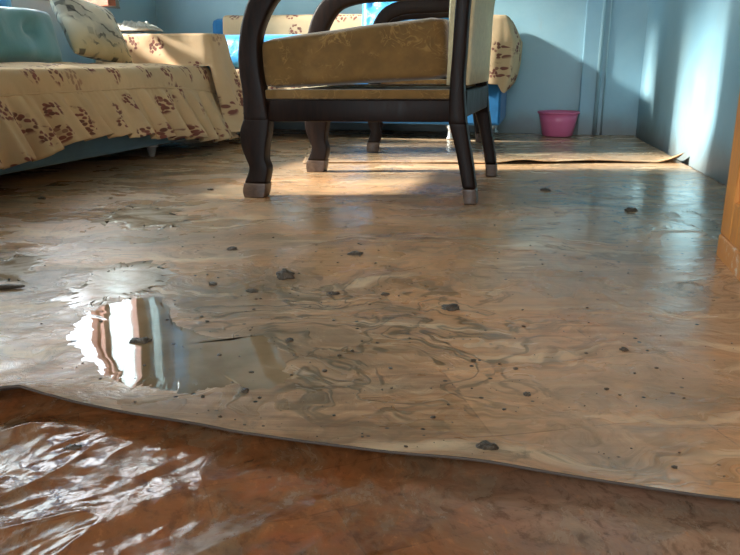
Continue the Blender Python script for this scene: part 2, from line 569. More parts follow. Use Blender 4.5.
def mat_pillow():
    m = Mat('script_print_cotton')
    u = m.uv()
    base = m.mix(m.ramp(m.noise(u, 5, 3), 0.42, 0.6), lin(226, 216, 196), lin(186, 180, 166))
    yel = m.ramp(m.n('ShaderNodeSeparateXYZ', Vector=u).outputs['Y'], -0.02, -0.12)
    base = m.mix(m.math('MULTIPLY', yel, 0.6), base, lin(222, 186, 118))
    w = m.n('ShaderNodeTexWave', {'wave_type': 'RINGS'}, Vector=m.map(u, (1, 1, 1), (0, 0, 0.5)), Scale=7.0, Distortion=9.0, Detail=3.0, **{'Detail Scale': 2.0})
    f = m.math('MULTIPLY', m.ramp(w.outputs['Fac'], 0.70, 0.9), m.ramp(m.noise(u, 9, 3), 0.46, 0.58))
    sq = m.n('ShaderNodeTexVoronoi', {'voronoi_dimensions': '2D', 'distance': 'CHEBYCHEV'}, Vector=u, Scale=15.0)
    f2 = m.math('MULTIPLY', m.ramp(sq.outputs['Distance'], 0.26, 0.18), m.ramp(m.n('ShaderNodeSeparateColor', Color=sq.outputs['Color']).outputs[0], 0.62, 0.68))
    c = m.mix(m.math('MULTIPLY', f, 0.8), base, lin(84, 82, 78))
    c = m.mix(m.math('MULTIPLY', f2, 0.8), c, lin(60, 58, 58))
    m.set(Base_Color=c, Roughness=0.85, Normal=m.bump(m.noise(u, 24, 4), 0.3, 0.006))
    return m.m


def mat_water():
    m = Mat('murky_water')
    v = m.obj()
    c = m.mix(m.ramp(m.noise(v, 6, 5), 0.35, 0.65), lin(122, 102, 74), lin(160, 136, 106))
    m.set(Base_Color=c, Roughness=0.03, IOR=1.4)
    m.set(Normal=m.bump(m.noise(m.map(v, (1, 0.7, 1)), 9, 2, 0.4), 0.04, 0.01))
    return m.m


def mat_glare_film():  # wet film whose pale tone paints window glare into the colour
    m = Mat('wet_film_painted_glare')
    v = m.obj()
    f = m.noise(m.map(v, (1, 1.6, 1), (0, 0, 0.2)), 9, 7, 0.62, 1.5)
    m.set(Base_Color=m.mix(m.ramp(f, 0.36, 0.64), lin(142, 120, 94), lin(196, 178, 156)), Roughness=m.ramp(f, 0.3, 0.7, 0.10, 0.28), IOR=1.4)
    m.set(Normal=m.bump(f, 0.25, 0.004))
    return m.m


M_GLARE_FILM = mat_glare_film()
M_PILLOW = mat_pillow()
M_WATER = mat_water()

# ------------------------------------------------------------------ room frame
U = Vector((0.225, 0.974, 0)).normalized()      # into the room
VV = Vector((0.974, -0.225, 0)).normalized()    # to the right
# sofa frame along the left wall
P0 = Vector((-0.75, 3.29, 0)); D1 = Vector((0.267, 0.964, 0)).normalized(); R1 = Vector((D1.y, -D1.x, 0))


def S(s, o, z):
    return P0 + D1 * s + R1 * o + Vector((0, 0, z))


def frameM(origin, ax, ay):
    az = ax.cross(ay)
    M = Matrix.Identity(4)
    for i in range(3):
        M[i][0] = ax[i]; M[i][1] = ay[i]; M[i][2] = az[i]; M[i][3] = origin[i]
    return M


WALL_O = -0.77        # left wall plane, o in the sofa frame


def wall_back_y(x): return 4.196 - 0.231 * x
def wall_right_x(y): return 1.129 + 0.156 * (y - 2.377)
def wall_front_y(x): return 0.49 - 0.231 * (x - 0.47)


WIN_S0, WIN_S1, WIN_Z0, WIN_Z1 = -1.62, 0.66, 0.64, 2.5
W2_S0, W2_S1, W2_Z0 = 0.70, 0.97, 0.80
WT = 0.09        # wall thickness at the window
CEIL = 2.75

# floor
bm = bmesh.new(); box_bm(bm, -3.2, 3.0, -2.2, 5.2, -0.12, 0.0)
tag(from_bm('floor', bm, M_SLAB), 'damp dark concrete slab under the flooring sheets', kind='structure')
# outside ground
bm = bmesh.new(); box_bm(bm, -30, 30, -30, 30, -0.5, -0.4)
tag(from_bm('ground', bm, plain('yard_earth', (0.22, 0.19, 0.14), 0.9)), 'bare earth yard outside the house', kind='structure')

# left wall with the window opening, in sofa frame (x = s, y = -o outward)
ML = frameM(S(0, WALL_O, 0), D1, -R1)
bm = bmesh.new()
SA, SB = -3.0, 1.16
for (a, b, z0, z1) in ((SA, WIN_S0, 0, CEIL), (WIN_S1, W2_S0, 0, CEIL), (W2_S1, SB, 0, CEIL), (W2_S0, W2_S1, 0, W2_Z0), (W2_S0, W2_S1, WIN_Z1, CEIL), (WIN_S0, WIN_S1, 0, WIN_Z0), (WIN_S0, WIN_S1, WIN_Z1, CEIL)):
    box_bm(bm, a, b, 0, WT, z0, z1, ML)
tag(from_bm('wall_left', bm, M_WALLB), 'grey-teal painted wall with the window', kind='structure')
# back wall
MB_ = frameM(Vector((0, wall_back_y(0), 0)), VV, U)
bm = bmesh.new(); box_bm(bm, -1.6, 2.0, 0, 0.18, 0, CEIL, MB_)
tag(from_bm('wall_back', bm, M_WALL), 'blue painted far wall', kind='structure')
# right wall
rd = Vector((0.156, 1, 0)).normalized()
MR = frameM(Vector((wall_right_x(2.377), 2.377, 0)), rd, Vector((-rd.y, rd.x, 0)))
bm = bmesh.new(); box_bm(bm, -2.2, 1.9, -0.18, 0, 0, CEIL, MR)
tag(from_bm('wall_right', bm, M_WALLR), 'blue painted right wall streaked with window light', kind='structure')
# front wall with doorway behind the camera's view
MF = frameM(Vector((0.47, 0.49, 0)), VV, U)
bm = bmesh.new()
box_bm(bm, 0.03, 0.7, -0.16, 0, 0, CEIL, MF)
box_bm(bm, -2.9, -1.12, -0.16, 0, 0, CEIL, MF)
box_bm(bm, -1.12, 0.03, -0.16, 0, 2.1, CEIL, MF)
tag(from_bm('wall_front', bm, M_WALL), 'blue painted wall around the doorway', kind='structure')
# ceiling
bm = bmesh.new(); box_bm(bm, -3.2, 2.6, 0.72, 5.2, CEIL, CEIL + 0.1)
box_bm(bm, -2.9, 0.9, -0.16, 0.9, CEIL + 0.001, CEIL + 0.1, MF)
tag(from_bm('ceiling', bm, M_CEIL), 'pale ceiling', kind='structure')

# unseen passage around the camera, added to limit the fill light
bm = bmesh.new()
for a in ((-1.75, -1.6, -2.1, -0.16, 0, CEIL), (0.55, 0.70, -2.1, -0.16, 0, CEIL), (-1.75, -1.0, -2.25, -2.1, 0, CEIL), (-0.1, 0.70, -2.25, -2.1, 0, CEIL), (-1.0, -0.1, -2.25, -2.1, 2.0, CEIL)):  # rear end left open to let in some frontal fill
    box_bm(bm, *a, MF)
M_PASS = plain('fill_dimming_paint', (0.36, 0.33, 0.28), 0.8)
tag(from_bm('wall_added_passage', bm, M_PASS), 'unseen passage walls added to limit the fill light', kind='structure')
bm = bmesh.new(); box_bm(bm, -1.75, 0.70, -2.25, -0.161, CEIL, CEIL + 0.1, MF)
tag(from_bm('ceiling_added_passage', bm, M_PASS), 'unseen passage ceiling added to limit the fill light', kind='structure')

# pilaster in the far right corner with a cable conduit
px0, px1 = 1.085, 1.46
Mp = frameM(Vector((px0, wall_back_y(px0), 0)), VV, U)
tr = box('trim_1', 0, 0.36, -0.055, 0.0, 0, CEIL, M_WALLR, None, Mp, 0.006)
tag(tr, 'pale blue pilaster standing in the far corner', kind='structure')
pp = tube('conduit', [Mp @ Vector((0.085, -0.062, z)) for z in (0.012, 0.8, 1.6, CEIL - 0.01)], 0.011, M_WALL, tr)
pp2 = tube('conduit', [Mp @ Vector((0.118, -0.060, z)) for z in (0.012, 0.8, 1.6, CEIL - 0.01)], 0.005, M_WALL, tr)

# ------------------------------------------------------------------ window in the left wall
win = empty('window_1', S(0, WALL_O, WIN_Z0)); win['kind'] = 'structure'; win['label'] = 'red-brown wooden window with one sash swung into the room'
bpy.context.view_layer.update()
MW = Matrix.Translation(-Vector(S(0, WALL_O, WIN_Z0)))
def wbox(name, s0, s1, o0, o1, z0, z1, mat, parent, bev=0.003):
    return box(name, s0, s1, o0, o1, z0, z1, mat, parent, MW @ ML, bev)
FR = 0.05
wbox('frame', WIN_S0, WIN_S1, 0.02, 0.08, WIN_Z0, WIN_Z0 + FR, M_WINWOOD, win)
wbox('frame', WIN_S0, WIN_S1, 0.02, 0.08, WIN_Z1 - FR, WIN_Z1, M_WINWOOD, win)
wbox('frame', WIN_S0, WIN_S0 + FR, 0.02, 0.08, WIN_Z0 + FR, WIN_Z1 - FR, M_WINWOOD, win)
wbox('frame', WIN_S1 - FR, WIN_S1, 0.02, 0.08, WIN_Z0 + FR, WIN_Z1 - FR, M_WINWOOD, win)
for sm_ in (-1.17, -0.72, -0.20, 0.235):
    wbox('mullion', sm_ - 0.02, sm_ + 0.02, 0.025, 0.075, WIN_Z0 + FR, WIN_Z1 - FR, M_WINWOOD, win)
for a, b in ((WIN_S0 + FR, -1.19), (-1.15, -0.74), (-0.70, -0.22), (0.255, WIN_S1 - FR)):
    wbox('pane', a, b, 0.048, 0.052, WIN_Z0 + FR, WIN_Z1 - FR, M_GLASS, win, 0)
win2 = empty('window_added_backlight', S(0, WALL_O, WIN_Z0)); win2['kind'] = 'structure'; win2['label'] = 'unseen narrow window added to light the blue curtain from behind'  # added opening that backlights the corner curtain
for a, b, z0, z1 in ((W2_S0, W2_S1, W2_Z0, W2_Z0 + 0.04), (W2_S0, W2_S1, WIN_Z1 - 0.04, WIN_Z1), (W2_S0, W2_S0 + 0.035, W2_Z0 + 0.04, WIN_Z1 - 0.04), (W2_S1 - 0.035, W2_S1, W2_Z0 + 0.04, WIN_Z1 - 0.04)):
    wbox('frame', a, b, 0.02, 0.07, z0, z1, M_WINWOOD, win2)
wbox('pane', W2_S0 + 0.035, W2_S1 - 0.035, 0.045, 0.049, W2_Z0 + 0.04, WIN_Z1 - 0.04, M_GLASS, win2, 0)
wbox('sill', WIN_S0, WIN_S1, -0.004, 0.02, WIN_Z0, WIN_Z0 + 0.012, M_WALLB, win)
# swung sash : hinge at s=.227, free end towards s=.003,o=.36
hp = S(0.222, WALL_O + 0.012, 0); fp = S(0.0, -0.375, 0)
sx = (fp - hp).normalized(); SWID = (fp - hp).length
MS = MW @ frameM(hp, sx, Vector((0, 0, 1)).cross(sx))
sash = empty('sash', (0, 0, 0)); sash.parent = win; del_ = None
def sbox(name, a, b, z0, z1, mat, t0=-0.018, t1=0.018, bev=0.003):
    return box(name, a, b, t0, t1, z0, z1, mat, sash, MS, bev)
sz0, sz1 = 0.605, WIN_Z1 - 0.06
sbox('rail', 0, SWID, sz0, sz0 + 0.05, M_WINWOOD)
sbox('rail', 0, SWID, sz1 - 0.05, sz1, M_WINWOOD)
sbox('stile', 0, 0.05, sz0 + 0.05, sz1 - 0.05, M_WINWOOD)
sbox('stile', SWID - 0.05, SWID, sz0 + 0.05, sz1 - 0.05, M_WINWOOD)
sbox('pane', 0.05, SWID - 0.05, sz0 + 0.05, sz1 - 0.05, M_GLASS, -0.002, 0.002, 0)

# daylight portal: guides the sampling of the sky through the opening, gives no light itself
pd = bpy.data.lights.new('daylight_portal', 'AREA')
pd.shape = 'RECTANGLE'; pd.size = W2_S1 - WIN_S0; pd.size_y = WIN_Z1 - WIN_Z0
pd.cycles.is_portal = True
po = bpy.data.objects.new('daylight_portal', pd); col.objects.link(po)
po.matrix_world = frameM(S((WIN_S0 + W2_S1) / 2, WALL_O - 0.11, (WIN_Z0 + WIN_Z1) / 2), -D1, Vector((0, 0, 1)))
pd2 = bpy.data.lights.new('doorway_portal', 'AREA')
pd2.shape = 'RECTANGLE'; pd2.size = 0.9; pd2.size_y = 2.0; pd2.cycles.is_portal = True
po2 = bpy.data.objects.new('doorway_portal', pd2); col.objects.link(po2)
po2.matrix_world = frameM(MF @ Vector((-0.55, -2.26, 1.0)), VV, Vector((0, 0, 1)))
if po.matrix_world.to_3x3() @ Vector((0, 0, -1)) @ R1 < 0:
    po.matrix_world = frameM(S((WIN_S0 + W2_S1) / 2, WALL_O - 0.11, (WIN_Z0 + WIN_Z1) / 2), D1, Vector((0, 0, 1)))
if po2.matrix_world.to_3x3() @ Vector((0, 0, -1)) @ U < 0:
    po2.matrix_world = frameM(MF @ Vector((-0.55, -2.26, 1.0)), -VV, Vector((0, 0, 1)))

# curtains
def curtain(name, s0, s1, z0, z1, o, amp, folds, label):
    nu, nv = 120, 14
    V, UV = [], []
    for j in range(nv):
        z = z0 + (z1 - z0) * j / (nv - 1)
        for i in range(nu):
            t = i / (nu - 1)
            s = s0 + (s1 - s0) * t
            a = amp * (1 - 0.35 * j / (nv - 1))
            oo = o + a * math.sin(2 * PI * folds * t + 0.8 * math.sin(3 * t)) + 0.006 * mnoise.noise(Vector((s * 20, z * 3, 0)))
            V.append(S(s, oo, z)); UV.append((s * 2, z))
    ob = mesh(name, V, grid_faces(nu, nv), M_CURTAIN, None, True, UV)
    so = ob.modifiers.new('thick', 'SOLIDIFY'); so.thickness = 0.0015
    return tag(ob, label, 'curtain')
curtain('curtain', -0.58, -0.25, 0.50, 2.3, WALL_O + 0.085, 0.03, 6, 'pale blue sheer curtain gathered behind the teal sofa back')
curtain('curtain', 0.66, 0.97, 0.76, 2.3, WALL_O + 0.075, 0.018, 6, 'pale blue sheer curtain gathered at the corner side of the window')

# ------------------------------------------------------------------ flooring sheets
edge_x = np.array([-2.3, -1.0, -0.62, -0.50, -0.43, -0.405, -0.36, -0.30, -0.14, 0.087, 0.327, 0.49, 0.9])
edge_k = 0.945
edge_y = np.array([1.27, 0.92, 0.80, 0.765, 0.772, 0.785, 0.778, 0.757, 0.696, 0.637, 0.575, 0.535, 0.465])


def near_edge(X):
    y = np.interp(X, edge_x * edge_k, edge_y * edge_k) + 0.004 * perlin(X * 9, X * 0 + 3.3, 5)
    return y


PUD = [(-0.25, 0.975, 0.20, 0.14)]      # flat hollow that holds the big puddle


def sheet_z(X, Y):
    z = 0.0075 + 0.0022 * fbm(X * 1.3 + 3, Y * 1.3, 3, 2) + 0.0010 * fbm(X * 4, Y * 4, 9, 2)
    flat = 0.0075
    for cx, cy, rx, ry in PUD:
        d = np.sqrt(((X - cx) / rx) ** 2 + ((Y - cy) / ry) ** 2)
        w = np.clip((1.5 - d) / 0.5, 0, 1); w = w * w * (3 - 2 * w)
        z = z * (1 - w) + (flat - 0.0006) * w
    d = Y - near_edge(X)
    e = np.clip(1 - d / 0.10, 0, 1) ** 2
    lift = 0.0135 + 0.005 * perlin(X * 5 + 1.7, X * 0 + 0.5, 21) + 0.014 * np.exp(-((X + 0.40) / 0.05) ** 2)
    lift = lift + 0.003 * np.exp(-((X - 0.10) / 0.06) ** 2)
    return z + e * np.maximum(lift, 0.002)


NX, NY = 330, 300
xs = np.linspace(-1.0, 1.0, NX)
tt = np.linspace(0, 1, NY) ** 1.7
V = []
Xg = np.zeros((NY, NX)); Yg = np.zeros((NY, NX))
for j in range(NY):
    tj = tt[j]
    # row j: straight blend between the torn near edge and the back line
    Xf = np.linspace(-1.98, 0.83, NX) * (1 - tj) + np.linspace(-1.10, 1.38, NX) * tj
    Yn = near_edge(Xf); Yb = 4.196 - 0.231 * Xf - 0.03
    Yg[j] = Yn * (1 - tj) + Yb * tj
    Xg[j] = np.minimum(Xf, 1.129 + 0.156 * (Yg[j] - 2.377) - 0.02)
Zg = sheet_z(Xg, Yg)
# second layer at the back right lies over this sheet: keep it low there
main = mesh('vinyl_flooring', np.stack([Xg.ravel(), Yg.ravel(), Zg.ravel()], 1).tolist(), grid_faces(NX, NY), M_MAIN, None, True)
main.data.materials.append(plain('gap_shade_backing', (0.05, 0.032, 0.022), 0.7))  # dark brown edge and backing, darkened further to paint the gap's shade
so = main.modifiers.new('thick', 'SOLIDIFY'); so.thickness = 0.0028; so.offset = -1; so.material_offset_rim = 1; so.material_offset = 1
tag(main, 'large wood-print vinyl sheet smeared with mud, its torn edge curling up across the foreground', 'vinyl flooring')

# foreground sheet, soaked and wrinkled
NX2, NY2 = 460, 240
xx = np.linspace(-0.57, 0.46, NX2); yy = np.linspace(-0.30, 1.05, NY2)
yy = np.concatenate([np.linspace(-0.30, 0.42, 30), np.linspace(0.425, 0.90, 210)])
X2, Y2 = np.meshgrid(xx, yy)
ang = math.radians(52)
A_ = X2 * math.cos(ang) + Y2 * math.sin(ang); B_ = -X2 * math.sin(ang) + Y2 * math.cos(ang)
Bw = B_ + 0.03 * perlin(X2 * 6, Y2 * 6, 31)
rid = np.abs(perlin(A_ * 4.5, Bw * 11, 40)); rid = (1 - np.clip(rid * 2.4, 0, 1)) ** 2
rid2 = np.abs(perlin(A_ * 9.0 + 3, Bw * 34, 44)); rid = rid + 0.2 * (1 - np.clip(rid2 * 2.6, 0, 1)) ** 2
leftw = np.clip((0.06 - X2) / 0.35, 0.0, 1)
wr = 0.0060 * rid * (0.45 + 0.55 * leftw) + 0.0030 * fbm(X2 * 10, Y2 * 10, 50, 3) + 0.0016 * fbm(X2 * 22, Y2 * 22, 55, 2) + 0.0010 * fbm(X2 * 40, Y2 * 40, 60, 2)
dd = near_edge(X2) - Y2
under = np.clip(dd / 0.05, 0, 1); under = under * under * (3 - 2 * under)
Z2 = 0.0022 + np.maximum(wr * (0.16 + 0.84 * under) + 0.0018 * under, 0)
front = mesh('vinyl_flooring', np.stack([X2.ravel(), Y2.ravel(), Z2.ravel()], 1).tolist(), grid_faces(NX2, NY2), M_FRONT, None, True)
front.modifiers.new('thick', 'SOLIDIFY').thickness = 0.0015
tag(front, 'wet red-brown vinyl sheet crumpled into wrinkles at the very front', 'vinyl flooring')

# back sheet with a lifted front edge and curled corner
NX3, NY3 = 150, 60
V3 = []
for j in range(NY3):
    tj = (j / (NY3 - 1)) ** 1.5
    for i in range(NX3):
        u = i / (NX3 - 1)
        x = (-0.25 + u * 1.415) * (1 - tj) + (-0.3 + u * 1.66) * tj
        y0 = 2.765 + 0.010 * math.sin(u * 9)
        yb = 4.196 - 0.231 * x - 0.08
        y = y0 * (1 - tj) + yb * tj
        x = min(x, 1.129 + 0.156 * (y - 2.377) - 0.02)
        f = max(0, 1 - (y - y0) / 0.22) ** 2
        lift = 0
        for c_, w_, h_ in ((0.565, 0.075, 0.012), (0.83, 0.17, 0.010), (0.30, 0.10, 0.003)):
            lift += h_ * math.exp(-((x - c_) / w_) ** 2)
        k = math.hypot((x - 1.165) / 0.10, (y - 2.77) / 0.14)
        curl = 0.035 * max(0, 1 - k) ** 1.6
        z = 0.0135 + lift * f + curl + 0.002 * mnoise.noise(Vector((x * 3, y * 3, 1)))
        V3.append((x, y, z))
back = mesh('vinyl_flooring', V3, grid_faces(NX3, NY3), M_BACKSHEET, None, True)
so = back.modifiers.new('thick', 'SOLIDIFY'); so.thickness = 0.003; so.offset = -1
tag(back, 'grey mud-coated vinyl sheet at the back with its corner curled up by the right wall', 'vinyl flooring')
ZB = 0.016

# puddles: thin murky water in the hollows, and wet patches with painted glare
PIT = math.radians(PITCH)
def ground(px, py, z=0.0):
    x = (px - 370) / 740; y = (277.5 - py) / 740
    r = (x, math.cos(PIT) + y * math.sin(PIT), -math.sin(PIT) + y * math.cos(PIT))
    t = (z - CAM_H) / r[2]
    return r[0] * t, r[1] * t


def puddle(pts, label, zoff, ragged=0.006, seed=0, mat=None):
    """pts: shoreline on the floor (metres)"""
    P = catmull(list(pts) + [pts[0]], 22)[:-1]
    c = sum(P) / len(P)
    rings = 8
    V, F = [], []
    for k in range(rings):
        t = (k + 1) / rings
        for i, p in enumerate(P):
            q = c + (p - c) * t
            if k == rings - 1:
                q = q + ragged * np.array([sum(mnoise.noise(Vector((p[0] * f_, p[1] * f_, seed + g_))) * a_ for f_, a_ in ((45, 1.0), (110, 0.8), (260, 0.5))) for g_ in (0, 9)])
            V.append((q[0], q[1]))
    A = np.array(V)
    sz = sheet_z(A[:, 0], A[:, 1])
    lvl = np.percentile(sz, 70) + zoff
    n = len(P)
    VV_ = []
    for idx, (q, s_) in enumerate(zip(A, sz)):
        k = idx // n
        z = max(lvl, s_ + 0.0004)
        if k == rings - 1: z = s_ + 0.0001
        VV_.append((q[0], q[1], z))
    VV_.append((c[0], c[1], max(lvl, float(sheet_z(np.array([c[0]]), np.array([c[1]]))[0]) + 0.0004)))
    F = grid_faces(n, rings, 0, True)
    F += [(n * rings, (i + 1) % n, i)[::-1] for i in range(n)]
    o = mesh('puddle', VV_, F, mat or M_WATER, None, True)
    bm = bmesh.new(); bm.from_mesh(o.data); bmesh.ops.recalc_face_normals(bm, faces=bm.faces)
    if sum(f.normal.z for f in bm.faces) < 0: bmesh.ops.reverse_faces(bm, faces=bm.faces)
    bm.to_mesh(o.data); bm.free()
    o.data.polygons.foreach_set('use_smooth', [True] * len(o.data.polygons))
    return tag(o, label, 'puddle', 'puddles on the vinyl')


def gp(*pp): return [np.array(ground(x, y, 0.007)) for x, y in pp]
puddle(gp((64, 340), (82, 318), (112, 304), (150, 297), (166, 306), (172, 322), (200, 334), (236, 340), (264, 335), (274, 348), (288, 376), (268, 388), (226, 386), (190, 393), (160, 388), (128, 386), (98, 368)),
       'large murky puddle mirroring the window on the left of the vinyl sheet', 0.0006, 0.008, 1)
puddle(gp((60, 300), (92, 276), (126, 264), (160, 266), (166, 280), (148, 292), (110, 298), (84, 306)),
       'wet patch with window glare painted pale, just behind the large mirror-like puddle', 0.0004, 0.034, 2, M_GLARE_FILM)
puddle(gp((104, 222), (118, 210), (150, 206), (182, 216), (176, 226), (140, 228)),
       'small wet patch with painted window glare farthest left near the sofa', 0.0004, 0.05, 3, M_GLARE_FILM)
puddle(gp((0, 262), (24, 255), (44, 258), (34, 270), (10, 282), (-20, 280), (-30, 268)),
       'thin wet patch with painted pale glare cut by the left edge of the view', 0.0004, 0.03, 4, M_GLARE_FILM)
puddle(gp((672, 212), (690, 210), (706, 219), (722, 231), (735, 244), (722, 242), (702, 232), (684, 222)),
       'narrow pale wet streak on the floor beside the orange door', 0.0004, 0.02, 5, M_GLARE_FILM)

# ------------------------------------------------------------------ mud clods, twig, grit
def clod(px, py, r, label, flat=0.55, seed=0, wide=1.0):
    r *= 0.85
    bm = bmesh.new()
    bmesh.ops.create_icosphere(bm, subdivisions=3, radius=1.0)
    for v in bm.verts:
        d = v.co.copy()
        k = 1 + 0.5 * mnoise.noise(d * 1.7 + Vector((seed, 0, 0))) + 0.4 * mnoise.noise(d * 4.1 + Vector((seed, 3, 0)))
        v.co = Vector((d.x * k * r * wide, d.y * k * r, max(d.z * k, -0.35) * r * flat))
    o = from_bm('mud_clod', bm, M_MUD, None, True)
    x, y = ground(px, py, 0.008)
    zz = float(sheet_z(np.array([x]), np.array([y]))[0]) if y > float(near_edge(np.array([x]))[0]) else 0.004
    if y > 2.77 and x > -0.2: zz = ZB
    o.location = (x, y, zz + 0.30 * r * flat)
    return tag(o, label, 'mud clod', 'lumps of wet mud on the floor')

clod(285, 277, 0.0150, 'wet glinting mud clod left of the middle of the big vinyl sheet', 0.8, 1, 1.2)
clod(487, 453, 0.0085, 'flattened mud clod lying near the front edge of the big vinyl sheet', 0.5, 2, 1.3)
clod(450, 309, 0.0120, 'dark mud clod right of the middle of the vinyl sheet', 0.45, 3, 1.4)
clod(355, 254, 0.0100, 'small dark mud clod behind the middle of the vinyl sheet', 0.5, 4, 1.5)
clod(385, 295, 0.0060, 'little round mud crumb between the two middle clods', 0.6, 5, 1.2)
clod(232, 249, 0.0095, 'mud crumb nearest in front of the left chair leg', 0.5, 6, 1.3)
clod(213, 284, 0.0075, 'mud crumb left of the wet glinting clod', 0.5, 7)
clod(252, 291, 0.0080, 'mud crumb just in front of the wet glinting clod', 0.5, 8, 1.3)
clod(334, 294, 0.0075, 'mud crumb right of the wet glinting clod', 0.5, 9, 1.4)
clod(141, 341, 0.0100, 'dark mud lump sitting in the mirror-like puddle', 0.5, 10, 1.5)
clod(545, 190, 0.0130, 'dark mud lump on the grey floor right of the chair', 0.5, 11, 1.3)
clod(631, 211, 0.0140, 'mud lump on the wet streak by the right wall', 0.5, 12, 1.3)
clod(624, 350, 0.0060, 'tiny mud crumb on the tan planks at right', 0.6, 13)
clod(527, 395, 0.0050, 'tiny mud crumb on the planks in front at right', 0.6, 14)
clod(289, 340, 0.0060, 'mud crumb beside the curved edge of the puddle', 0.5, 15)
clod(42, 199, 0.0110, 'mud lump on the floor before the floral skirt', 0.5, 16)
clod(210, 190, 0.0100, 'mud lump on the bright floor left of the chair', 0.5, 17)
clod(245, 391, 0.0050, 'mud crumb on the near shore of the large puddle', 0.6, 18)
clod(72, 445, 0.0060, 'mud crumb on the wrinkled red-brown sheet', 0.5, 19, 1.5)

x0, y0 = ground(-12, 290, 0.01); x1, y1 = ground(26, 286, 0.01)
pts = [(x0 + (x1 - x0) * t, y0 + (y1 - y0) * t + 0.004 * math.sin(5 * t), float(sheet_z(np.array([x0 + (x1 - x0) * t]), np.array([y0 + (y1 - y0) * t]))[0]) + 0.0042) for t in np.linspace(0, 1, 9)]
tag(tube('twig', pts, [0.0030, 0.0042, 0.0046, 0.0040, 0.0046, 0.0042, 0.0038, 0.003, 0.0015], M_MUD, None, 8), 'short dark muddy twig at the left edge of the floor', 'twig')

# loose grit, uncountable
bm = bmesh.new()
k = 0
while k < 420:
    px = rng.uniform(0, 740); py = rng.uniform(185, 490)
    if rng.random() > 0.4:
        px = rng.normal(330, 150); py = rng.normal(330, 70)
    if not (0 < px < 740 and 180 < py < 500): continue
    x, y = ground(px, py, 0.008)
    if y < float(near_edge(np.array([x]))[0]) + 0.01 or y > 2.7: continue
    z = float(sheet_z(np.array([x]), np.array([y]))[0])
    r = 0.0006 + 0.0022 * rng.random() ** 4
    g = bmesh.ops.create_icosphere(bm, subdivisions=1, radius=1.0)['verts']
    for v in g:
        kk = 0.7 + 0.6 * rng.random()
        v.co = Vector((x + v.co.x * r * kk * 1.3, y + v.co.y * r * kk, z + 0.4 * r + v.co.z * r * 0.7 * kk))
    k += 1
tag(from_bm('grit', bm, M_MUD), 'fine dark grit scattered over the muddy vinyl', 'grit', None, 'stuff')

# ------------------------------------------------------------------ armchairs
CW = 0.555      # width between outer side faces


